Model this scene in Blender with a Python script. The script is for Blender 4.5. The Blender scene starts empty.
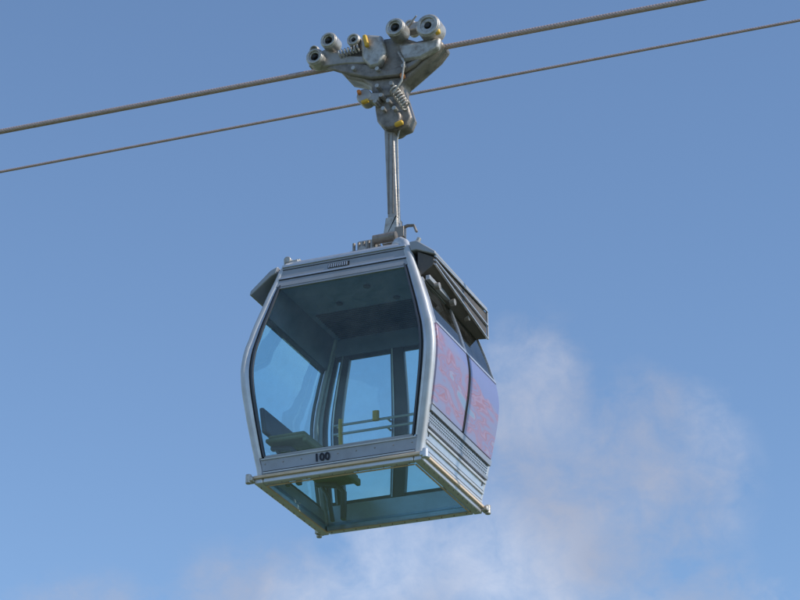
import bpy, bmesh, math, random
from mathutils import Vector, Matrix, noise
random.seed(4)
sc = bpy.context.scene
col = sc.collection
R = math.radians

# ------------------------------------------------------------------ camera
BASE_Z = 10.3                      # height of the cabin floor above the ground
cd = bpy.data.cameras.new('camera')
cam = bpy.data.objects.new('camera', cd)
col.objects.link(cam)
sc.camera = cam
cd.sensor_width = 36.0
cd.lens = 2500.6 / 800 * 36.0
cd.clip_start = 0.1
cd.clip_end = 6000
cz = Vector((-0.34445, 0.839768, 0.419695)).normalized()
cx = Vector((0.925195796, 0.379490103, 0.0)).normalized()
cy = cx.cross(cz)
m = Matrix((cx, cy, -cz)).transposed().to_4x4()
m.translation = Vector((9.13375, -21.56576, -8.69074 + BASE_Z))
cam.matrix_world = m

# ------------------------------------------------------------------ sky
SUN_EL, SUN_AZ = R(38), R(90)     # azimuth measured clockwise from +Y
w = bpy.data.worlds.new('World')
sc.world = w
w.use_nodes = True
nt = w.node_tree
N, L = nt.nodes, nt.links
N.clear()
def nd(tree, t, **kw):
    n = tree.nodes.new(t)
    for k, v in kw.items():
        if k.startswith('in_'):
            key = k[3:]
            n.inputs[int(key) if key.isdigit() else key].default_value = v
        else:
            setattr(n, k, v)
    return n
out = nd(nt, 'ShaderNodeOutputWorld')
bg = nd(nt, 'ShaderNodeBackground', in_Strength=0.15)
sky = nd(nt, 'ShaderNodeTexSky', sky_type='NISHITA')
sky.sun_disc = False
sky.sun_elevation = SUN_EL
sky.sun_rotation = SUN_AZ
sky.air_density = 1.0
sky.dust_density = 0.05
sky.ozone_density = 3.6
tc = nd(nt, 'ShaderNodeTexCoord')
# clouds: soft cumulus bank low in the sky, fixed in world direction
mp = nd(nt, 'ShaderNodeMapping'); mp.inputs['Scale'].default_value = (1, 1, 1.15)
n1 = nd(nt, 'ShaderNodeTexNoise', in_Scale=34.0, in_Detail=10.0, in_Roughness=0.6, in_Distortion=0.25)
n2 = nd(nt, 'ShaderNodeTexNoise', in_Scale=9.0, in_Detail=2.0)
L.new(tc.outputs['Generated'], mp.inputs['Vector'])
L.new(mp.outputs['Vector'], n1.inputs['Vector'])
L.new(mp.outputs['Vector'], n2.inputs['Vector'])
sep = nd(nt, 'ShaderNodeSeparateXYZ')
L.new(tc.outputs['Generated'], sep.inputs[0])
def mth(op, a, b=None, tree=nt, clamp=False):
    n = tree.nodes.new('ShaderNodeMath'); n.operation = op; n.use_clamp = clamp
    for i, v in enumerate((a, b)):
        if v is None: continue
        if isinstance(v, (int, float)): n.inputs[i].default_value = v
        else: tree.links.new(v, n.inputs[i])
    return n.outputs[0]
# azimuth of the direction, degrees clockwise from +Y
az = mth('MULTIPLY', mth('ARCTAN2', sep.outputs['X'], sep.outputs['Y']), 57.2958)
el = mth('MULTIPLY', mth('ARCSINE', sep.outputs['Z']), 57.2958)
def puff(a0, e0, ra, re):          # a soft round bank of cloud: 1 in the middle, 0 at its rim
    da = mth('DIVIDE', mth('SUBTRACT', az, a0), ra)
    de = mth('DIVIDE', mth('SUBTRACT', el, e0), re)
    q = mth('ADD', mth('MULTIPLY', da, da), mth('MULTIPLY', de, de))
    return mth('SUBTRACT', 1.0, mth('SQRT', q), clamp=True)
# (azimuth, elevation, half width, half height) of each bank
BANKS = [(-18.4, 19.3, 4.5, 4.4), (-19.0, 22.2, 2.2, 2.9), (-16.1, 20.6, 3.0, 3.3), (-21.2, 18.4, 4.2, 2.8), (-25.2, 17.6, 4.0, 2.2),
         (-29.5, 16.9, 3.4, 2.0), (-15.2, 16.9, 3.2, 2.6), (-40, 15.0, 6.0, 3.0), (0, 14.5, 9.0, 4.0), (60, 18, 25, 9), (150, 22, 40, 12), (-110, 20, 35, 10)]
tot = None
for b in BANKS:
    p = puff(*b)
    tot = p if tot is None else mth('MAXIMUM', tot, p)
n3 = nd(nt, 'ShaderNodeTexNoise', in_Scale=85.0, in_Detail=8.0, in_Roughness=0.62, in_Distortion=0.5)
L.new(mp.outputs['Vector'], n3.inputs['Vector'])
frac = mth('ADD', mth('MULTIPLY', mth('SUBTRACT', n1.outputs['Fac'], 0.5), 2.3), mth('MULTIPLY', mth('SUBTRACT', n3.outputs['Fac'], 0.5), 1.1))
dens = mth('ADD', mth('MULTIPLY', tot, 1.25), frac)
cov = nd(nt, 'ShaderNodeMapRange', in_1=0.05, in_2=1.40, in_3=0.0, in_4=0.66)
L.new(dens, cov.inputs[0])
# nothing outside the banks
edge = nd(nt, 'ShaderNodeMapRange', in_1=0.0, in_2=0.45, in_3=0.0, in_4=1.0, interpolation_type='SMOOTHSTEP')
L.new(tot, edge.inputs[0])
covm = mth('MULTIPLY', cov.outputs[0], edge.outputs[0], clamp=True)
shade = nd(nt, 'ShaderNodeMix', data_type='RGBA')
shade.inputs[6].default_value = (2.75, 2.85, 3.4, 1)
shade.inputs[7].default_value = (4.5, 4.8, 5.6, 1)
sr = nd(nt, 'ShaderNodeMapRange', in_1=0.40, in_2=0.62)
L.new(n2.outputs['Fac'], sr.inputs[0])
L.new(sr.outputs[0], shade.inputs[0])
mx = nd(nt, 'ShaderNodeMix', data_type='RGBA')
L.new(covm, mx.inputs[0])
L.new(sky.outputs[0], mx.inputs[6])
L.new(shade.outputs[2], mx.inputs[7])
L.new(mx.outputs[2], bg.inputs['Color'])
L.new(bg.outputs[0], out.inputs['Surface'])

# ------------------------------------------------------------------ sun
sd = bpy.data.lights.new('sun', 'SUN')
sd.energy = 3.4
sd.angle = R(0.53)
sd.color = (1.0, 0.93, 0.82)
so = bpy.data.objects.new('sun', sd)
col.objects.link(so)
sdir = Vector((math.sin(SUN_AZ) * math.cos(SUN_EL), math.cos(SUN_AZ) * math.cos(SUN_EL), math.sin(SUN_EL)))
so.rotation_euler = sdir.to_track_quat('Z', 'Y').to_euler()
so.location = (20, 0, 30)
sc.view_settings.view_transform = 'Standard'
sc.view_settings.look = 'None'
sc.view_settings.exposure = 0.17
sc.view_settings.gamma = 1.0
sc.view_settings.use_curve_mapping = False
sc.cycles.max_bounces = 12
sc.cycles.transparent_max_bounces = 24

# ------------------------------------------------------------------ materials
def metal(name, c, rough=0.4, metallic=0.6, grime=0.25, dirt=(0.10, 0.085, 0.07), scale=9.0, bump=0.0, coat=0.0):
    M = bpy.data.materials.new(name); M.use_nodes = True
    t = M.node_tree; b = t.nodes['Principled BSDF']
    tcn = nd(t, 'ShaderNodeTexCoord')
    n = nd(t, 'ShaderNodeTexNoise', in_Scale=scale, in_Detail=8.0, in_Roughness=0.65)
    t.links.new(tcn.outputs['Object'], n.inputs['Vector'])
    mr = nd(t, 'ShaderNodeMapRange', in_1=0.45, in_2=0.75, in_3=0.0, in_4=grime)
    t.links.new(n.outputs['Fac'], mr.inputs[0])
    mxn = nd(t, 'ShaderNodeMix', data_type='RGBA')
    mxn.inputs[6].default_value = (*c, 1); mxn.inputs[7].default_value = (*dirt, 1)
    t.links.new(mr.outputs[0], mxn.inputs[0])
    t.links.new(mxn.outputs[2], b.inputs['Base Color'])
    rr = nd(t, 'ShaderNodeMapRange', in_1=0.3, in_2=0.8, in_3=rough * 0.92, in_4=min(1, rough * 1.2))
    t.links.new(n.outputs['Fac'], rr.inputs[0]); t.links.new(rr.outputs[0], b.inputs['Roughness'])
    b.inputs['Metallic'].default_value = metallic
    if coat: b.inputs['Coat Weight'].default_value = coat
    if bump:
        bn = nd(t, 'ShaderNodeBump', in_Strength=bump, in_Distance=0.01)
        n3 = nd(t, 'ShaderNodeTexNoise', in_Scale=scale * 8, in_Detail=4.0)
        t.links.new(tcn.outputs['Object'], n3.inputs['Vector'])
        t.links.new(n3.outputs['Fac'], bn.inputs['Height']); t.links.new(bn.outputs[0], b.inputs['Normal'])
    return M
ALU = metal('brushed_aluminium', (0.62, 0.64, 0.68), 0.34, 0.65, 0.25, (0.25, 0.22, 0.2), 5)
POST = metal('bright_aluminium', (0.56, 0.58, 0.62), 0.46, 0.35, 0.35, (0.3, 0.27, 0.24), 5)
FASCIA = metal('grey_painted_panel', (0.36, 0.38, 0.42), 0.45, 0.25, 0.3, (0.2, 0.17, 0.15), 4)
BAND = metal('silver_band', (0.34, 0.37, 0.44), 0.42, 0.35, 0.3, (0.2, 0.18, 0.17), 4)
DARKF = metal('dark_window_frame', (0.075, 0.085, 0.11), 0.5, 0.1, 0.2, (0.1, 0.09, 0.08), 8)
RUBBER = metal('black_rubber', (0.02, 0.02, 0.022), 0.6, 0.0, 0.3, (0.06, 0.05, 0.05), 12)
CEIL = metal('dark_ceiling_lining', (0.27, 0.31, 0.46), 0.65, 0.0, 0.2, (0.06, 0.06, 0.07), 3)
BRONZE = metal('weathered_base_frame', (0.74, 0.58, 0.43), 0.5, 0.15, 0.3, (0.2, 0.16, 0.12), 7)
STEEL = metal('galvanised_steel', (0.42, 0.39, 0.36), 0.45, 0.6, 0.5, (0.12, 0.10, 0.085), 6, 0.3)
CAST = metal('greased_cast_steel', (0.29, 0.255, 0.225), 0.48, 0.5, 0.85, (0.05, 0.045, 0.04), 7, 0.4)
CASTL = metal('pale_machined_steel', (0.52, 0.50, 0.47), 0.4, 0.5, 0.8, (0.17, 0.13, 0.10), 14, 0.3)
YEL = metal('yellow_plastic', (0.75, 0.45, 0.04), 0.45, 0.0, 0.25, (0.2, 0.12, 0.04), 9)
ORG = metal('orange_paint', (0.75, 0.24, 0.05), 0.5, 0.0, 0.3, (0.2, 0.1, 0.05), 9)
OLIVE = metal('olive_seat_pad', (0.21, 0.21, 0.11), 0.7, 0.0, 0.35, (0.06, 0.05, 0.04), 8, 0.4)
INK = metal('dark_blue_ink', (0.012, 0.016, 0.035), 0.6, 0.0, 0.0)
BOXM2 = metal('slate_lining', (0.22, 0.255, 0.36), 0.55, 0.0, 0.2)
BOXM = metal('dark_drive_box', (0.10, 0.09, 0.085), 0.55, 0.1, 0.5, (0.18, 0.15, 0.12), 6)
GRILL = metal('perforated_grille', (0.16, 0.17, 0.19), 0.5, 0.5, 0.3)

def rope_mat(name, c):
    M = metal(name, c, 0.5, 0.35, 0.5, (0.22, 0.15, 0.12), 30)
    t = M.node_tree; b = t.nodes['Principled BSDF']
    tcn = nd(t, 'ShaderNodeTexCoord'); mpn = nd(t, 'ShaderNodeMapping')
    mpn.inputs['Rotation'].default_value = (0, R(35), R(35))
    wv = nd(t, 'ShaderNodeTexWave', in_Scale=14.0, in_Distortion=0.6)
    t.links.new(tcn.outputs['Object'], mpn.inputs[0]); t.links.new(mpn.outputs[0], wv.inputs['Vector'])
    bn = nd(t, 'ShaderNodeBump', in_Strength=0.45, in_Distance=0.006)
    t.links.new(wv.outputs['Fac'], bn.inputs['Height']); t.links.new(bn.outputs[0], b.inputs['Normal'])
    return M
ROPE = rope_mat('twisted_steel_rope', (0.56, 0.42, 0.38))
ROPE2 = rope_mat('thin_steel_rope', (0.60, 0.43, 0.38))

def glass(name, tint, rough=0.02, refl=1.0):
    M = bpy.data.materials.new(name); M.use_nodes = True
    t = M.node_tree; t.nodes.clear()
    o = nd(t, 'ShaderNodeOutputMaterial')
    tr = nd(t, 'ShaderNodeBsdfTransparent'); tr.inputs[0].default_value = (*tint, 1)
    gl = nd(t, 'ShaderNodeBsdfGlossy', in_Roughness=rough); gl.inputs[0].default_value = (refl, refl, refl, 1)
    frn = nd(t, 'ShaderNodeFresnel', in_IOR=1.55)
    ge = nd(t, 'ShaderNodeNewGeometry')
    class fr: outputs = [mth('MULTIPLY', frn.outputs[0], mth('SUBTRACT', 1.0, ge.outputs['Backfacing'], t), t)]
    dif = nd(t, 'ShaderNodeBsdfDiffuse'); dif.inputs[0].default_value = (0.55, 0.55, 0.52, 1)
    tcn = nd(t, 'ShaderNodeTexCoord')
    n = nd(t, 'ShaderNodeTexNoise', in_Scale=6.0, in_Detail=9.0, in_Roughness=0.78)
    t.links.new(tcn.outputs['Object'], n.inputs['Vector'])
    mr = nd(t, 'ShaderNodeMapRange', in_1=0.4, in_2=0.8, in_3=0.006, in_4=0.055)
    t.links.new(n.outputs['Fac'], mr.inputs[0])
    bn = nd(t, 'ShaderNodeBump', in_Strength=0.15, in_Distance=0.02)
    nn = nd(t, 'ShaderNodeTexNoise', in_Scale=1.6, in_Detail=1.0)
    t.links.new(tcn.outputs['Object'], nn.inputs['Vector']); t.links.new(nn.outputs['Fac'], bn.inputs['Height'])
    t.links.new(bn.outputs[0], gl.inputs['Normal'])
    m1 = nd(t, 'ShaderNodeMixShader'); m2 = nd(t, 'ShaderNodeMixShader')
    t.links.new(fr.outputs[0], m1.inputs[0]); t.links.new(tr.outputs[0], m1.inputs[1]); t.links.new(gl.outputs[0], m1.inputs[2])
    t.links.new(mr.outputs[0], m2.inputs[0]); t.links.new(m1.outputs[0], m2.inputs[1]); t.links.new(dif.outputs[0], m2.inputs[2])
    t.links.new(m2.outputs[0], o.inputs[0])
    return M
GLASS = glass('pale_blue_glass', (0.865, 0.97, 0.985))
GLASSF = glass('floor_glass', (0.84, 1.0, 0.975))

def ad_mat():
    M = bpy.data.materials.new('printed_advert_film'); M.use_nodes = True
    t = M.node_tree; b = t.nodes['Principled BSDF']
    tcn = nd(t, 'ShaderNodeTexCoord')
    s = nd(t, 'ShaderNodeSeparateXYZ'); t.links.new(tcn.outputs['Object'], s.inputs[0])
    mpn = nd(t, 'ShaderNodeMapping'); mpn.inputs['Rotation'].default_value = (R(-38), 0, 0); mpn.inputs['Scale'].default_value = (1, 1.0, 3.2)
    t.links.new(tcn.outputs['Object'], mpn.inputs[0])
    n = nd(t, 'ShaderNodeTexNoise', in_Scale=1.7, in_Detail=2.0, in_Roughness=0.5, in_Distortion=0.45)
    t.links.new(mpn.outputs[0], n.inputs['Vector'])
    cr = nd(t, 'ShaderNodeValToRGB')
    e = cr.color_ramp.elements
    e[0].position = 0.0; e[0].color = (0.22, 0.27, 0.46, 1)
    e[1].position = 0.74; e[1].color = (0.24, 0.30, 0.45, 1)
    for pos, c in ((0.38, (0.26, 0.26, 0.40)), (0.42, (0.28, 0.25, 0.38)), (0.455, (0.33, 0.19, 0.27)), (0.475, (0.36, 0.27, 0.38)), (0.50, (0.34, 0.16, 0.20)), (0.525, (0.28, 0.25, 0.38)),
                   (0.56, (0.33, 0.20, 0.29)), (0.585, (0.24, 0.26, 0.42)), (0.62, (0.32, 0.19, 0.27)), (0.645, (0.33, 0.30, 0.42)), (0.69, (0.22, 0.31, 0.42))):
        k = e.new(pos); k.color = (*c, 1)
    t.links.new(n.outputs['Fac'], cr.inputs[0])
    # printed blue-violet sweep across the top of the picture
    g = mth('ADD', s.outputs['Z'], mth('MULTIPLY', s.outputs['Y'], 0.24, t), t)
    n5 = nd(t, 'ShaderNodeTexNoise', in_Scale=2.0, in_Detail=3.0)
    t.links.new(tcn.outputs['Object'], n5.inputs['Vector'])
    g2 = mth('ADD', g, mth('MULTIPLY', mth('SUBTRACT', n5.outputs['Fac'], 0.5, t), 0.35, t), t)
    mr = nd(t, 'ShaderNodeMapRange', in_1=1.13, in_2=1.16); t.links.new(g2, mr.inputs[0])
    mxn = nd(t, 'ShaderNodeMix', data_type='RGBA'); mxn.inputs[7].default_value = (0.22, 0.25, 0.44, 1)
    t.links.new(mr.outputs[0], mxn.inputs[0]); t.links.new(cr.outputs[0], mxn.inputs[6])
    # pale silver-grey at the foot
    mr2 = nd(t, 'ShaderNodeMapRange', in_1=0.34, in_2=0.30); t.links.new(g2, mr2.inputs[0])
    mx2 = nd(t, 'ShaderNodeMix', data_type='RGBA'); mx2.inputs[7].default_value = (0.44, 0.43, 0.48, 1)
    t.links.new(mr2.outputs[0], mx2.inputs[0]); t.links.new(mxn.outputs[2], mx2.inputs[6])
    t.links.new(mx2.outputs[2], b.inputs['Base Color'])
    b.inputs['Roughness'].default_value = 0.3
    b.inputs['Metallic'].default_value = 0.15
    return M
AD = ad_mat()
SMOKE = glass('smoked_glass', (0.12, 0.13, 0.14))

# ------------------------------------------------------------------ object helpers
def link(name, me, parent=None):
    o = bpy.data.objects.new(name, me)
    col.objects.link(o)
    if parent: o.parent = parent
    return o
def finish(name, bm, mat, parent, bevel=0.0, smooth=False, angle=35):
    if name in SPLIT:
        isl, seen = [], set()
        for v in bm.verts:
            if v in seen: continue
            st, comp = [v], []
            seen.add(v)
            while st:
                x = st.pop(); comp.append(x)
                for e in x.link_edges:
                    y = e.other_vert(x)
                    if y not in seen: seen.add(y); st.append(y)
            isl.append({q.index for q in comp} if False else comp)
        if len(isl) > 1:
            last = None
            for comp in isl:
                b2 = bmesh.new(); mp_ = {q: b2.verts.new(q.co) for q in comp}
                for f in {f for q in comp for f in q.link_faces}: b2.faces.new([mp_[q] for q in f.verts])
                last = finish_one(name, b2, mat, parent, bevel, smooth, angle)
            bm.free()
            return last
    return finish_one(name, bm, mat, parent, bevel, smooth, angle)
SPLIT = ('rivet', 'frame_bolt', 'grip_bolt', 'grip_lever', 'grip_jaw', 'suspension_bolt', 'panel_rail', 'base_frame', 'base_trim', 'handrail', 'bench_leg',
         'grille_rail', 'header_trim', 'header_groove', 'panel_groove', 'door_frame', 'arm_strip', 'lifting_hook')
def finish_one(name, bm, mat, parent, bevel=0.0, smooth=False, angle=35):
    bmesh.ops.recalc_face_normals(bm, faces=bm.faces)
    me = bpy.data.meshes.new(name)
    bm.to_mesh(me); bm.free()
    me.materials.append(mat)
    o = link(name, me, parent)
    if bevel:
        b = o.modifiers.new('bevel', 'BEVEL'); b.width = bevel; b.segments = 2; b.limit_method = 'ANGLE'; b.angle_limit = R(40)
    if smooth or bevel:
        for p in me.polygons: p.use_smooth = True
        me.set_sharp_from_angle(angle=R(angle))
    return o
def box(bm, c, s, rot=None):
    mt = Matrix.Translation(c) @ (rot.to_4x4() if rot else Matrix()) @ Matrix.Diagonal((*s, 1))
    return bmesh.ops.create_cube(bm, size=1.0, matrix=mt)['verts']
def cyl(bm, p0, p1, r0, r1=None, seg=20, caps=True):
    p0, p1 = Vector(p0), Vector(p1); d = p1 - p0
    q = d.to_track_quat('Z', 'Y').to_matrix().to_4x4()
    bmesh.ops.create_cone(bm, cap_ends=caps, segments=seg, radius1=r0, radius2=r0 if r1 is None else r1,
                          depth=d.length, matrix=Matrix.Translation((p0 + p1) / 2) @ q)
def ring(bm, c, ax, r_out, r_in, depth, seg=24):    # a flat ring (tyre or flange) with a hole
    c, ax = Vector(c), Vector(ax).normalized()
    q = ax.to_track_quat('Z', 'Y').to_matrix()
    rows = []
    for k in range(seg):
        a = 2 * math.pi * k / seg
        rad = q @ Vector((math.cos(a), math.sin(a), 0))
        h = ax * depth / 2
        rows.append([bm.verts.new(c + rad * r_out - h), bm.verts.new(c + rad * r_out + h),
                     bm.verts.new(c + rad * r_in + h), bm.verts.new(c + rad * r_in - h)])
    for k in range(seg):
        a, b = rows[k], rows[(k + 1) % seg]
        for i in range(4):
            bm.faces.new((a[i], a[(i + 1) % 4], b[(i + 1) % 4], b[i]))
def tube(bm, pts, prof, closed_prof=True, up=Vector((0, 0, 1)), caps=True):
    """sweep a 2-D profile (list of (s,t)) along pts"""
    pts = [Vector(p) for p in pts]; rows = []
    for i, p in enumerate(pts):
        d = (pts[min(i + 1, len(pts) - 1)] - pts[max(i - 1, 0)]).normalized()
        s = d.cross(up)
        if s.length < 1e-4: s = Vector((1, 0, 0))
        s.normalize(); t = s.cross(d).normalized()
        rows.append([bm.verts.new(p + s * a + t * b) for a, b in prof])
    n = len(prof)
    for i in range(len(rows) - 1):
        for j in range(n):
            bm.faces.new((rows[i][j], rows[i][(j + 1) % n], rows[i + 1][(j + 1) % n], rows[i + 1][j]))
    if caps:
        bm.faces.new(rows[0]); bm.faces.new(rows[-1][::-1])
def circ(r, n=12): return [(r * math.cos(2 * math.pi * k / n), r * math.sin(2 * math.pi * k / n)) for k in range(n)]
def rrect(w, h, r, n=4):
    o = []
    for sx, sy, a0 in ((1, 1, 0), (-1, 1, 90), (-1, -1, 180), (1, -1, 270)):
        for k in range(n + 1):
            a = R(a0 + 90 * k / n)
            o.append((sx * (w / 2 - r) + r * math.cos(a), sy * (h / 2 - r) + r * math.sin(a)))
    return o
def prism(bm, poly, y0, y1):       # polygon in X-Z, extruded along Y
    a = [bm.verts.new((x, y0, z)) for x, z in poly]; b = [bm.verts.new((x, y1, z)) for x, z in poly]
    n = len(poly)
    for i in range(n): bm.faces.new((a[i], a[(i + 1) % n], b[(i + 1) % n], b[i]))
    bm.faces.new(a[::-1]); bm.faces.new(b)
def spline(pts, n):
    o = []
    for i in range(len(pts) - 1):
        p = [Vector(pts[max(0, min(len(pts) - 1, i + k))]) for k in (-1, 0, 1, 2)]
        for k in range(n):
            t = k / n
            o.append(0.5 * ((2 * p[1]) + (p[2] - p[0]) * t + (2 * p[0] - 5 * p[1] + 4 * p[2] - p[3]) * t * t + (3 * p[1] - p[0] - 3 * p[2] + p[3]) * t ** 3))
    o.append(Vector(pts[-1])); return o

# ------------------------------------------------------------------ ground (far below, outside the picture)
bm = bmesh.new()
bmesh.ops.create_grid(bm, x_segments=160, y_segments=160, size=2500)
for v in bm.verts:
    d = math.hypot(v.co.x - 9, v.co.y + 21)
    k = min(1, max(0, (d - 40) / 300))
    v.co.z = k * (noise.noise(Vector((v.co.x, v.co.y, 0)) * 0.004) * 45 - 12)
g = finish('ground', bm, metal('scrub_covered_hillside', (0.075, 0.11, 0.045), 0.95, 0.0, 0.8, (0.16, 0.13, 0.09), 0.06), None, smooth=True)
g['kind'] = 'structure'

# ------------------------------------------------------------------ the gondola
car = link('cable_car', None)
car.location = (0, 0, BASE_Z)
car['label'] = 'silver cable car cabin with glass walls and floor, hanging from the thick rope'
car['category'] = 'cable car'

ZS = [0, .35, .7, 1.0, 1.2, 1.45, 1.9, 2.3]
AS = [.865, .925, .985, 1.025, 1.025, .97, .83, .705]
BS = [.865, .905, .945, .970, .970, .94, .865, .79]
def interp(z, V):
    z = max(0, min(2.3, z))
    for i in range(len(ZS) - 1):
        if z <= ZS[i + 1]:
            t = (z - ZS[i]) / (ZS[i + 1] - ZS[i])
            p = [V[max(0, min(len(V) - 1, i + k))] for k in (-1, 0, 1, 2)]
            return 0.5 * (2 * p[1] + (p[2] - p[0]) * t + (2 * p[0] - 5 * p[1] + 4 * p[2] - p[3]) * t * t + (3 * p[1] - p[0] - 3 * p[2] + p[3]) * t ** 3)
    return V[-1]
DB = 0.11                          # the back wall stands a little nearer to the hanger than the front one
def A(z): return interp(z, AS)
def BF(z): return interp(z, BS)
def BB(z): return interp(z, BS) - DB
def P(side, u, z, off=0.0):
    """point on a wall; u runs -1..1 between the posts, off = outwards"""
    a, f, b = A(z), BF(z), BB(z)
    yc, h = (b - f) / 2, (b + f) / 2
    if side == 'front': return Vector((u * a, -f - off, z))
    if side == 'back': return Vector((u * a, b + off, z))
    if side == 'left': return Vector((-a - off, yc + u * h, z))
    return Vector((a + off, yc + u * h, z))
def wall(bm, side, u0, u1, z0, z1, off=0.0, th=0.02, nu=2, nz=None):
    nz = nz or max(1, int((z1 - z0) / 0.09))
    g0, g1 = [], []
    for i in range(nz + 1):
        z = z0 + (z1 - z0) * i / nz
        g0.append([bm.verts.new(P(side, u0 + (u1 - u0) * j / nu, z, off)) for j in range(nu + 1)])
        g1.append([bm.verts.new(P(side, u0 + (u1 - u0) * j / nu, z, off - th)) for j in range(nu + 1)])
    for i in range(nz):
        for j in range(nu):
            bm.faces.new((g0[i][j], g0[i][j + 1], g0[i + 1][j + 1], g0[i + 1][j]))
            bm.faces.new((g1[i][j + 1], g1[i][j], g1[i + 1][j], g1[i + 1][j + 1]))
    for i in range(nz):
        for j in (0, nu):
            bm.faces.new((g0[i][j], g0[i + 1][j], g1[i + 1][j], g1[i][j]))
    for j in range(nu):
        for i in (0, nz):
            bm.faces.new((g0[i][j], g1[i][j], g1[i][j + 1], g0[i][j + 1]))

# -- floor frame, glass
F0 = -0.075
bm = bmesh.new()
a, f, b = .885, .895, .895 - DB - .05
for s in (-1, 1):
    box(bm, (s * (a - .045), (b - f) / 2, (F0 - 0.005) / 2 - .002), (.09, f + b, -F0 - .005))
for y in (-f + .035, b - .05):
    hw = .07 if y < 0 else .10
    box(bm, (0, y, (F0 - 0.005) / 2 - .001), (2 * a - .186, hw, -F0 - .008))
finish('base_frame', bm, ALU, car, 0.012)
bm = bmesh.new()
for s in (-1, 1):
    box(bm, (s * (a + .012), (b - f) / 2, -.012), (.03, f + b + .04, .03))
    box(bm, (s * (a - .10), (b - f) / 2, F0 - .004), (.016, f + b - .16, .014))
for y in (-f - .012, b + .012):
    box(bm, (0, y, -.012), (2 * a - .01, .03, .03))
box(bm, (0, -f + .078, F0 - .004), (2 * a - .22, .016, .014))
box(bm, (0, b - .108, F0 - .004), (2 * a - .22, .016, .014))
finish('base_trim', bm, BRONZE, car, 0.005)
for x0, x1 in ((-.79, .79),):
    bm = bmesh.new()
    box(bm, ((x0 + x1) / 2, (b - f) / 2, -.03), (x1 - x0, f + b - .18, .016))
    finish('floor_glass', bm, GLASSF, car)
for sx in (-1, 1):
    for y in (-f, b):
        bm = bmesh.new()
        sy = -1 if y < 0 else 1
        box(bm, (sx * (a + .03), y + sy * .01, -.03), (.07, .10, .05))
        cyl(bm, (sx * (a + .045), y + sy * .035, -.075), (sx * (a + .045), y + sy * .035, .02), .03)
        finish('corner_bumper', bm, CASTL if sx < 0 or sy > 0 else ALU, car, 0.008)

bm = bmesh.new()
for k in range(12):
    for y in (-f + .035, b - .07): cyl(bm, (-.74 + k * .1345, y, F0 - .009), (-.74 + k * .1345, y, F0 - .001), .007, seg=8)
    for x in (-.862, .862): cyl(bm, (x, -.78 + k * .128, F0 - .009), (x, -.78 + k * .128, F0 - .001), .007, seg=8)
finish('frame_bolt', bm, STEEL, car)
# -- corner posts with their double ribs
PW = .085
def post_pts(sx, back, z0=0.0, z1=2.22, n=26, inset=.03):
    o = []
    for i in range(n + 1):
        z = z0 + (z1 - z0) * i / n
        y = BB(z) - inset if back else -BF(z) + inset
        o.append((sx * (A(z) - inset), y, z))
    return o
hangx = .215
for back in (0, 1):
    for sx in (-1, 1):
        pts = post_pts(sx, back)
        z = 2.3
        y = BB(z) if back else -BF(z)
        if sx > 0 and not back:
            pts += [(sx * (A(z) - .06), y + .05, 2.33), (sx * (A(z) - .15), y + .16, 2.42), (.43, -.42, 2.52), (.32, -.22, 2.58)]
        else:
            pts += [(sx * (A(z) - .06), y + (.05 if y < 0 else -.05), 2.30), (sx * (A(z) - .16), y * .8, 2.36)]
        pts = pts[:-1] + [pts[-1]]
        bm = bmesh.new()
        tube(bm, pts, rrect(.088, .09, .032) if sx > 0 and not back else rrect(.06, .085, .02), up=Vector((0, 1, 0)))
        po = finish('corner_post', bm, POST, car, smooth=True, angle=60)
        bm = bmesh.new()
        side = 'back' if back else 'front'
        wall(bm, side, min(sx * .965, sx * .905), max(sx * .965, sx * .905), .19, 2.04, .006, .05, 1, 24)
        finish('post_strip', bm, ALU if not back else FASCIA, po, .004, smooth=True)
        bm = bmesh.new()
        wall(bm, side, min(sx * .905, sx * .898), max(sx * .905, sx * .898), .20, 2.03, .010, .05, 1, 24)
        finish('post_groove', bm, RUBBER, po)
        # dark seals where the glass meets the post
        for side, u in ((('back' if back else 'front'), sx), (('right' if sx > 0 else 'left'), 1 if back else -1)):
            bm = bmesh.new()
            wid = .085 / .95
            u0, u1 = (u - u * .112, u - u * (.112 + .022))
            wall(bm, side, min(u0, u1), max(u0, u1), .20, 2.06, .012, .03, 1, 22)
            finish('post_seal', bm, DARKF, po)

# -- lower bands
for side in ('front', 'back', 'left'):
    bm = bmesh.new()
    top = .185 if side != 'back' else .24
    wall(bm, side, -.93, .93, 0.0, top, .008, .05, 4, 4)
    lp = finish('lower_panel', bm, BAND if side != 'back' else ALU, car, 0.006)
    bm = bmesh.new()
    for z in (.028, .165):
        wall(bm, side, -.92, .92, z, z + .014, .020, .016, 4, 1)
    finish('panel_rail', bm, POST, lp)
    bm = bmesh.new()
    wall(bm, side, -.92, .92, .045, .052, .0135, .010, 4, 1)
    finish('panel_groove', bm, RUBBER, lp)
    bm = bmesh.new()
    for k in range(9):
        q0 = P(side, -.88 + k * .22, .125, .006); q1 = P(side, -.88 + k * .22, .125, .014)
        cyl(bm, q0, q1, .009, .006, seg=8)
    finish('rivet', bm, STEEL, lp)
    if side == 'front':
        # fleet number 100
        cu = bpy.data.curves.new('fleet_number', 'FONT')
        cu.body = '100'; cu.size = .105; cu.extrude = .0015; cu.align_x = 'CENTER'; cu.offset = .0035
        cu.space_character = 1.08
        to = bpy.data.objects.new('tmp', cu); col.objects.link(to)
        me = bpy.data.meshes.new_from_object(to)
        bpy.data.objects.remove(to)
        me.materials.append(INK)
        no = link('fleet_number', me, lp)
        no.location = (-.165, -BF(.12) - .0125, .075)
        no.rotation_euler = (R(90) + math.atan((BF(.16) - BF(.06)) / .10), 0, 0)

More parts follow.
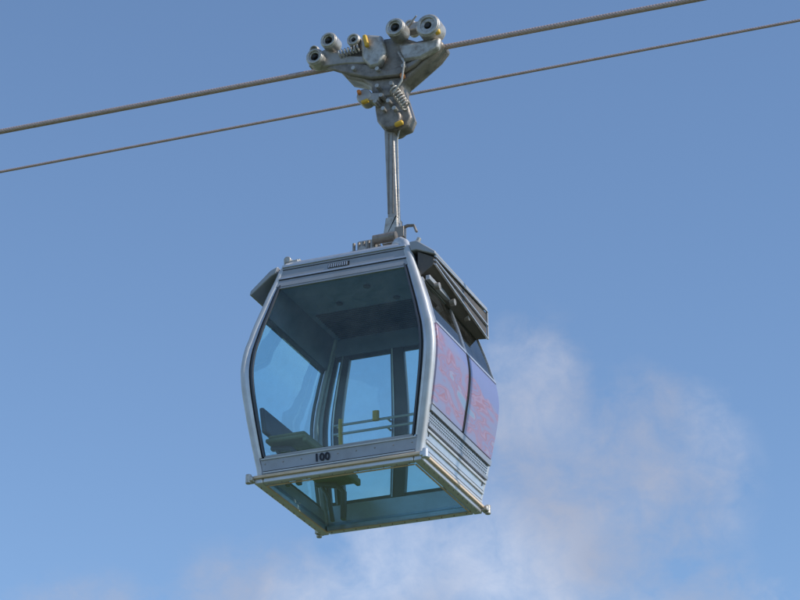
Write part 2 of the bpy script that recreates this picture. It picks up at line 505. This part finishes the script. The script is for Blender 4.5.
# -- front wall: one big pane; top fascia; gaskets
def frame_rails(parent, side, u0, u1, z0, z1, mat=DARKF, h=.035, t=.03):
    for za in (z0, z1 - h):
        bm = bmesh.new()
        wall(bm, side, u0, u1, za, za + h, .004, t, 3, 1)
        finish('window_rail', bm, mat, parent)
W0, W1 = .19, 2.04
def pane(side, u0, u1, z0=W0 + .03, z1=W1 - .03, mat=GLASS):
    bm = bmesh.new()
    wall(bm, side, u0, u1, z0, z1, -.008, .008, 4, 24)
    return finish('window_pane', bm, mat, car, smooth=True)
p = pane('front', -.885, .885); frame_rails(p, 'front', -.88, .88, W0 - .003, W1 + .003, FASCIA, .022)
p = pane('left', -.885, .885, W0 + .03, 1.73); frame_rails(p, 'left', -.88, .88, W0, 1.76, DARKF, .04)
# back wall: narrow pane, mullions, two door-wide panes
MULL = [(-.815, -.70), (-.14, .035), (.52, .60)]
edges = [-.885] + [x for q in MULL for x in q] + [.885]
for i in range(0, len(edges), 2):
    p = pane('back', edges[i], edges[i + 1], .28, 1.88)
    frame_rails(p, 'back', edges[i] + .002, edges[i + 1] - .002, .242, 1.90, DARKF, .04)
for u0, u1 in MULL:
    bm = bmesh.new()
    wall(bm, 'back', u0, u1, .243, 1.898, .02, .06, 1, 20)
    mo = finish('window_mullion', bm, DARKF, car)
    bm = bmesh.new()
    wall(bm, 'back', u0 + .02, u0 + .035, .245, 1.896, -.042, .012, 1, 20)
    finish('mullion_trim', bm, ALU, mo)
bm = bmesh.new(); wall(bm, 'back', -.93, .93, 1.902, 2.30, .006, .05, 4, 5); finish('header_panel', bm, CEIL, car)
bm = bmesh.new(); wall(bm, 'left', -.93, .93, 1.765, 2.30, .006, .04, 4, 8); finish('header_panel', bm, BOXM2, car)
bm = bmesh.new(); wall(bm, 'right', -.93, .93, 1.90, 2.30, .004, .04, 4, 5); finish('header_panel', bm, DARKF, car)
bm = bmesh.new(); wall(bm, 'front', -.93, .93, 2.045, 2.295, .008, .04, 4, 5)
fp = finish('header_panel', bm, FASCIA, car)
bm = bmesh.new()
wall(bm, 'front', -.95, .95, 2.268, 2.292, .022, .02, 3, 1)
wall(bm, 'front', -.93, .93, 2.13, 2.148, .016, .014, 3, 1)
finish('header_trim', bm, ALU, fp)
bm = bmesh.new(); wall(bm, 'front', -.93, .93, 2.118, 2.128, .012, .012, 3, 1); wall(bm, 'front', -.93, .93, 2.235, 2.243, .012, .012, 3, 1)
finish('header_groove', bm, RUBBER, fp)
bm = bmesh.new(); wall(bm, 'front', -.22, .10, 2.165, 2.215, .013, .01, 1, 1); vp = finish('vent_slot', bm, RUBBER, fp)
bm = bmesh.new()
for k in range(9):
    wall(bm, 'front', -.21 + k * .033, -.193 + k * .033, 2.17, 2.21, .018, .012, 1, 1)
finish('vent_fin', bm, ALU, vp)

# -- roof and ceiling
def slab(bm, z0, z1, g0, g1, n=6, r=.16):
    rows = []
    for z, gr in ((z0, g0), (z1, g1)):
        a_, f_, b_ = A(z0) + gr, BF(z0) + gr, BB(z0) + gr
        pr = rrect(2 * a_, f_ + b_, r, n)
        rows.append([bm.verts.new((x, y + (b_ - f_) / 2, z)) for x, y in pr])
    k = len(rows[0])
    for j in range(k): bm.faces.new((rows[0][j], rows[0][(j + 1) % k], rows[1][(j + 1) % k], rows[1][j]))
    bm.faces.new(rows[0][::-1]); bm.faces.new(rows[1])
bm = bmesh.new(); slab(bm, 2.298, 2.335, .01, -.02); slab(bm, 2.3355, 2.37, -.06, -.16)
finish('roof', bm, ALU, car, 0.008)
bm = bmesh.new(); slab(bm, 2.07, 2.09, -.05, -.05, r=.08)
ce = finish('ceiling', bm, CEIL, car)
bm = bmesh.new()
for k in range(15):
    y = .62 - k * .045
    box(bm, (0, y, 2.063), (1.30, .012, .012))
finish('ceiling_slats', bm, DARKF, ce)
for x, y in ((.12, -.48), (-.30, -.20), (.30, -.12)):
    bm = bmesh.new(); cyl(bm, (x, y, 2.055), (x, y, 2.069), .035)
    finish('ceiling_light', bm, DARKF, ce)

# -- right wall: sliding double door with printed film, grille strip, skirt
DZ0, DZ1 = .50, 1.33
for u0, u1 in ((-.93, -.010), (.010, .93)):
    bm = bmesh.new(); wall(bm, 'right', u0, u1, DZ0, DZ1, .030, .035, 6, 22)
    dr = finish('door', bm, AD, car, 0.004, smooth=True)
    bm = bmesh.new()
    wall(bm, 'right', u0 + .02, u1 - .02, DZ1 + .035, 1.86, .018, .012, 4, 16)
    finish('door_glass', bm, SMOKE, dr, smooth=True)
    bm = bmesh.new()
    wall(bm, 'right', u0, u1, DZ1 + .003, DZ1 + .033, .036, .03, 4, 1); wall(bm, 'right', u0, u1, 1.862, 1.897, .03, .03, 4, 1)
    wall(bm, 'right', u0, u0 + .018, DZ1 + .034, 1.861, .03, .03, 1, 12); wall(bm, 'right', u1 - .018, u1, DZ1 + .034, 1.861, .03, .03, 1, 12)
    finish('door_frame', bm, ALU, dr)
    bm = bmesh.new()
    c0, c1 = (u1 - .014, u1) if u0 < -.5 else (u0, u0 + .014)
    wall(bm, 'right', c0, c1, DZ0, DZ1, .036, .012, 1, 20)
    finish('door_seal', bm, RUBBER, dr)
bm = bmesh.new(); wall(bm, 'right', -.93, .93, .005, .27, .006, .05, 4, 6); sk = finish('lower_panel', bm, ALU, car, 0.005)
bm = bmesh.new()
for z in (.03, .125, .235): wall(bm, 'right', -.95, .95, z, z + .022, .022, .02, 4, 1)
finish('panel_rail', bm, POST, sk)
bm = bmesh.new()
for z in (.058, .152): wall(bm, 'right', -.95, .95, z, z + .012, .0115, .008, 4, 1)
finish('panel_groove', bm, RUBBER, sk)
bm = bmesh.new(); wall(bm, 'right', -.94, .94, .275, .495, .000, .04, 4, 4); gr = finish('grille', bm, RUBBER, car)
bm = bmesh.new()
for k in range(46):
    u = -.92 + k * .0405
    wall(bm, 'right', u, u + .016, .325, .425, .012, .010, 1, 1)
for z in (.345, .372, .399): wall(bm, 'right', -.93, .93, z, z + .008, .0155, .008, 4, 1)
finish('grille_bars', bm, ALU, gr)
bm = bmesh.new()
wall(bm, 'right', -.95, .95, .435, .488, .032, .03, 4, 1); wall(bm, 'right', -.95, .95, .28, .312, .03, .03, 4, 1)
finish('grille_rail', bm, BAND, gr)

# -- door drive boxes over both sides
for s_, side in ((1, 'right'), (-1, 'left')):
    y0, y1 = -.82, .66
    prof = [(.72, 2.30), (.80, 2.305), (1.00, 2.15), (1.00, 2.115), (.80, 2.20), (.74, 2.20)]
    if s_ < 0: prof = [(.72, 2.29), (.80, 2.26), (1.02, 2.065), (1.03, 2.02), (1.005, 2.02), (.80, 2.19), (.74, 2.22)]
    bm = bmesh.new(); n = len(prof)
    va = [bm.verts.new((s_ * x, y0, z)) for x, z in prof]; vb = [bm.verts.new((s_ * x, y1, z)) for x, z in prof]
    for i in range(n): bm.faces.new((va[i], va[(i + 1) % n], vb[(i + 1) % n], vb[i]))
    bm.faces.new(va[::-1]); bm.faces.new(vb)
    cv = finish('door_cover', bm, FASCIA, car, 0.008)
    if s_ > 0:
        bm = bmesh.new()                       # dark drive box under the cover, deeper towards the far end
        q = [(.80, y0 + .03, 2.195, 1.90), (.975, y0 + .03, 2.10, 2.02), (.80, y1, 2.195, 1.82), (.985, y1, 2.10, 1.80)]
        t_ = [bm.verts.new((x, y, z)) for x, y, z, _ in q]; l_ = [bm.verts.new((x, y, z)) for x, y, _, z in q]
        for f_ in ((t_[0], t_[1], t_[3], t_[2]), (l_[0], l_[1], l_[3], l_[2]), (t_[0], t_[1], l_[1], l_[0]), (t_[2], t_[3], l_[3], l_[2]), (t_[1], t_[3], l_[3], l_[1]), (t_[0], t_[2], l_[2], l_[0])):
            bm.faces.new(f_)
        finish('drive_box', bm, BOXM, cv, 0.006)
        for zz0, zz1 in ((2.108, 2.108), (2.02, 1.80), (2.065, 1.95)):
            bm = bmesh.new()
            tube(bm, [(.990, y0 + .03, zz0), (1.0, y1, zz1)], rrect(.018, .016, .004), up=Vector((0, 0, 1)))
            finish('cover_rail', bm, ALU, cv)
        bm = bmesh.new(); tube(bm, [(.992, y1 + .005, 2.12), (.998, y1 + .005, 1.80)], rrect(.02, .02, .004), up=Vector((0, 1, 0)))
        finish('cover_end', bm, FASCIA, cv)
        bm = bmesh.new(); box(bm, (.90, -.09, 1.90), (.045, 1.36, .05))
        finish('door_rail', bm, FASCIA, cv, 0.004)
        for k in (-.62, -.2, .2, .5):
            bm = bmesh.new(); cyl(bm, (.92, k, 1.86), (.97, k, 1.86), .035, seg=16)
            finish('door_roller', bm, STEEL, cv, smooth=True)

# -- bench inside, opposite the doors
for s in (-1,):
    bm = bmesh.new(); box(bm, (s * .63, -.05, .43), (.44, 1.40, .045)); box(bm, (s * .63, -.05, .472), (.40, 1.36, .036)); box(bm, (s * .43, -.05, .405), (.05, 1.38, .07)); se = finish('bench_seat', bm, OLIVE, car, 0.02)
    bm = bmesh.new(); box(bm, (s * .885, -.05, .66), (.05, 1.40, .28), Matrix.Rotation(s * R(8), 3, 'Y')); finish('bench_back', bm, DARKF, car, 0.02)
    for y in (-.60, .50):
        bm = bmesh.new()
        tube(bm, [(s * .84, y, .40), (s * .62, y, .36), (s * .54, y, .28), (s * .54, y, -.02)], rrect(.05, .07, .015), up=Vector((0, 1, 0)))
        tube(bm, [(s * .80, y, .40), (s * .70, y, .22), (s * .66, y, -.02)], rrect(.035, .05, .012), up=Vector((0, 1, 0)))
        finish('bench_leg', bm, DARKF, se, smooth=True)
# -- handrails with yellow grips at the back wall
bm = bmesh.new()
for z in (1.02, 1.12):
    tube(bm, [P('back', -.74 + .035 * i, z, -.14) for i in range(29)], circ(.014, 10))
for u in (-.72, -.15, .24):
    cyl(bm, P('back', u, 1.02, -.04), P('back', u, 1.02, -.14), .012, seg=10)
    cyl(bm, P('back', u, 1.12, -.04), P('back', u, 1.12, -.14), .012, seg=10)
hr = finish('handrail', bm, ALU, car, smooth=True)
bm = bmesh.new()
tube(bm, [P('back', -.66, .86 + .02 * i, -.15) for i in range(17)], circ(.022, 10), up=Vector((0, 1, 0)))
finish('yellow_grip', bm, YEL, hr, smooth=True)
bm = bmesh.new()
tube(bm, [P('back', -.26, 1.10 + .015 * i, -.17) for i in range(8)], rrect(.07, .05, .02), up=Vector((0, 1, 0)))
finish('yellow_grip', bm, YEL, hr, smooth=True)

# -- roof gear: lifting lugs, hanger base, hook
for x, y in ((-.62, -.68), (-.60, .50), (.60, .52)):
    bm = bmesh.new()
    box(bm, (x, y, 2.36), (.16, .08, .05)); cyl(bm, (x - .04, y - .05, 2.395), (x - .04, y + .05, 2.395), .038, seg=16)
    box(bm, (x + .07, y, 2.375), (.05, .06, .035))
    finish('roof_lug', bm, CASTL, car, 0.006)
bm = bmesh.new()
box(bm, (hangx - .02, 0, 2.55), (.62, .34, .10)); box(bm, (hangx - .22, -.12, 2.66), (.20, .16, .16)); box(bm, (hangx - .34, -.02, 2.60), (.16, .30, .12))
box(bm, (hangx, 0, 2.45), (.30, .9, .12)); cyl(bm, (hangx - .24, -.28, 2.60), (hangx - .24, .2, 2.60), .045)
hb = finish('hanger_base', bm, STEEL, car, 0.012)
bm = bmesh.new()
for k in range(5): cyl(bm, (hangx - .36 + k * .055, -.20, 2.60), (hangx - .36 + k * .055, -.20, 2.72), .016, seg=10)
cyl(bm, (hangx - .12, -.24, 2.70), (hangx + .13, -.24, 2.70), .05)
finish('suspension_bolt', bm, CAST, hb, smooth=True)
bm = bmesh.new()
cyl(bm, (hangx + .10, -.06, 2.72), (hangx + .10, .1, 2.72), .05); box(bm, (hangx + .12, -.1, 2.80), (.10, .08, .12))
tube(bm, [(hangx + .1, -.1, 2.84), (hangx + .2, -.1, 2.87), (hangx + .27, -.1, 2.86), (hangx + .30, -.1, 2.78)], rrect(.025, .04, .008), up=Vector((0, 1, 0)))
finish('lifting_hook', bm, CAST, hb, 0.005)
bm = bmesh.new(); cyl(bm, (hangx + .34, -.1, 2.58), (hangx + .34, -.02, 2.62), .035, seg=14); box(bm, (hangx + .31, -.1, 2.66), (.035, .04, .10), Matrix.Rotation(R(25), 3, 'Y'))
finish('sensor', bm, CASTL, hb, 0.005)

# -- hanger arm
RZ = 4.98                          # rope height above the cabin floor at the grip
RS = -0.0229                       # rope slope
bm = bmesh.new()
pts = [(hangx, 0, z) for z in (2.55, 2.7, 2.9, 3.1, 3.3, 3.5, 3.7, 3.9, 4.1)]
pts = [(hangx + .012, 0, 2.52), (hangx + .012, 0, 2.8)] + [(hangx + .012 - .012 * k, 0, 2.95 + .29 * k) for k in range(5)]
tube(bm, pts, rrect(.115, .10, .02), up=Vector((0, 1, 0)))
arm = finish('hanger_arm', bm, STEEL, car, smooth=True, angle=50)
bm = bmesh.new()
prism(bm, [(hangx - .10, 2.72), (hangx + .085, 2.72), (hangx + .06, 3.02), (hangx + .072, 3.02 - .0), (hangx - .058, 3.02)], -.075, .075)
finish('arm_foot', bm, CASTL, arm, 0.015)
bm = bmesh.new()
for x in (-.025, .025): box(bm, (hangx + x - .012, -.053, 3.55), (.012, .01, .95))
finish('arm_strip', bm, CAST, arm)
bm = bmesh.new(); tube(bm, [(hangx + .072, -.03, 2.95), (hangx + .068, -.03, 3.4), (hangx + .055, -.03, 3.95), (hangx + .09, -.05, 4.05), (hangx + .09, -.05, 4.15)], circ(.009, 8), up=Vector((0, 1, 0)))
finish('arm_cable', bm, CASTL, arm, smooth=True)

# -- grip on the rope
def GX(px): return (px - 390) / 86.5 + .172
def GZ(px, py): return 4.98 - (py - (58 - (px - 390) * .168)) / 86.0 - (0)  # image slope of the X axis taken out
gp_bm = bmesh.new()
body = [(336, 66), (350, 82), (366, 86), (374, 92), (376, 106), (404, 102), (406, 90), (420, 78), (438, 62), (447, 50), (440, 42), (420, 46), (404, 40), (384, 42), (366, 50), (346, 54)]
prism(gp_bm, [(GX(x), GZ(x, y)) for x, y in body][::-1], -.10, .14)
grip = finish('grip', gp_bm, CAST, car, 0.03)
def gadd(name, fn, mat, bevel=0.006, smooth=False):
    b_ = bmesh.new(); fn(b_); return finish(name, b_, mat, grip, bevel, smooth)
def roller(px, py, r, d0=-.24, d1=-.08, hub=.45):
    x, z = GX(px), GZ(px, py)
    def f(bm):
        ring(bm, (x, (d0 + d1) / 2, z), (0, 1, 0), r, r * hub, d1 - d0, 28)
        ring(bm, (x, d0 - .006, z), (0, 1, 0), r * .92, r * .62, .02, 28)
    gadd('roller', f, CASTL, 0.008)
    def h(bm):
        cyl(bm, (x, d0 + .03, z), (x, d1, z), r * hub, seg=20); cyl(bm, (x, d0 - .01, z), (x, d0 + .05, z), r * .2, seg=12)
    gadd('roller_hub', h, RUBBER, 0.003)
roller(322, 64, .10); roller(336, 47, .095); roller(404, 38, .11, -.26); roller(436, 37, .135, -.24, -.04, .3)
roller(360, 46, .075, -.20, -.06, .3); roller(316, 50, .055, -.1, .04); roller(412, 27, .07, -.06, .10, .3)
def jaw(bm):
    prism(bm, [(GX(x), GZ(x, y)) for x, y in [(366, 44), (372, 40), (388, 42), (392, 60), (386, 74), (376, 76), (368, 66)]][::-1], -.19, -.09)
gadd('grip_jaw', jaw, CASTL, 0.03)
def jaw2(bm):
    prism(bm, [(GX(x), GZ(x, y)) for x, y in [(404, 52), (428, 50), (446, 46), (444, 58), (426, 68), (408, 70)]][::-1], -.17, -.09)
gadd('grip_jaw', jaw2, CASTL, 0.03)
def cover(bm):
    prism(bm, [(GX(x), GZ(x, y)) for x, y in [(330, 72), (346, 66), (372, 70), (392, 78), (410, 72), (432, 62), (420, 74), (404, 84), (376, 86), (352, 80)]][::-1], -.15, -.095)
gadd('grip_shell', cover, CAST, 0.02)
def lever(bm):
    prism(bm, [(GX(x), GZ(x, y)) for x, y in [(318, 58), (330, 52), (352, 60), (372, 62), (372, 70), (350, 70), (328, 72), (312, 70)]][::-1], -.16, -.06)
    prism(bm, [(GX(x), GZ(x, y)) for x, y in [(404, 28), (424, 24), (440, 28), (442, 34), (420, 34), (406, 36)]][::-1], -.10, .02)
    cyl(bm, (GX(410), -.10, GZ(410, 32)), (GX(421), -.12, GZ(421, 20)), .016, .008, 10)
gadd('grip_lever', lever, STEEL, 0.02)
def spring(x0, y0, x1, y1, r, turns, dy):
    p0 = Vector((GX(x0), dy, GZ(x0, y0))); p1 = Vector((GX(x1), dy, GZ(x1, y1)))
    d = (p1 - p0); q = d.to_track_quat('Z', 'Y')
    pts = [p0 + d * (k / (turns * 12)) + q @ Vector((r * math.cos(k * math.pi / 6), r * math.sin(k * math.pi / 6), 0)) for k in range(turns * 12 + 1)]
    return lambda bm: tube(bm, pts, circ(.011, 7), up=Vector((.1, 1, .2)))
gadd('grip_spring', spring(398, 97, 411, 116, .05, 7, -.13), CASTL, 0, True)
gadd('grip_spring', spring(344, 60, 366, 54, .04, 7, -.17), CASTL, 0, True)
def ycap(px, py, sx, sz, d=-.23):
    return lambda bm: box(bm, (GX(px), d, GZ(px, py)), (sx, .05, sz), Matrix.Rotation(R(-12), 3, 'Y'))
gadd('yellow_cap', ycap(374, 50, .045, .15), YEL, .012)
gadd('yellow_cap', ycap(444, 40, .06, .13, -.2), YEL, .02)
gadd('orange_cap', ycap(408, 85, .05, .06, -.15), ORG, .015)
def neck(bm):
    prism(bm, [(GX(x), GZ(x, y)) for x, y in [(377, 98), (405, 95), (408, 104), (414, 124), (410, 134), (398, 138), (386, 136), (380, 128), (378, 116)]][::-1], -.085, .10)
    cyl(bm, (GX(395), -.14, GZ(395, 128)), (GX(395), .14, GZ(395, 128)), .12, seg=28)
gadd('hanger_joint', neck, CAST, 0.02)
def nub(bm):
    cyl(bm, (GX(370), -.18, GZ(370, 105)), (GX(370), -.02, GZ(370, 105)), .085, seg=24)
    box(bm, (GX(379), -.10, GZ(379, 106)), (.16, .14, .10), Matrix.Rotation(R(12), 3, 'Y'))
gadd('pivot', nub, STEEL, 0.015)
gadd('yellow_cap', ycap(372, 112, .08, .04, -.19), YEL, .012)
gadd('orange_cap', ycap(366, 102, .04, .05, -.19), ORG, .012)
gadd('yellow_cap', ycap(404, 134, .10, .05, -.14), YEL, .018)
def pins(bm):
    for x, y in ((382, 112), (388, 106), (395, 112), (401, 120), (390, 120), (384, 96), (398, 94), (360, 76), (384, 78), (410, 76)):
        cyl(bm, (GX(x), -.20, GZ(x, y)), (GX(x), -.08, GZ(x, y)), .024, seg=8)
    tube(bm, [(GX(404), -.16, GZ(404, 60)), (GX(412), -.22, GZ(412, 74)), (GX(409), -.2, GZ(409, 92)), (GX(400), -.18, GZ(400, 104))], circ(.012, 8), up=Vector((0, 1, 0)))
gadd('grip_bolt', pins, CASTL, 0, True)

# ------------------------------------------------------------------ ropes
def rope(name, X0, Z0, slope, Y, r, mat, label):
    bm = bmesh.new()
    pts = [(X, Y, BASE_Z + Z0 + slope * (X - X0)) for X in range(-70, 71, 2)]
    tube(bm, pts, circ(r, 14))
    o = finish(name, bm, mat, None, smooth=True)
    o['label'] = label; o['category'] = 'cable'
    return o
rope('haul_rope', .172, 4.985, -0.0195, 0.0, .030, ROPE, 'thick twisted steel rope that the cabin grip is clamped to')
rope('track_rope', -1.282, 6.625, -0.0136, 3.5, .0175, ROPE2, 'thinner lower steel rope passing behind the hanger joint')
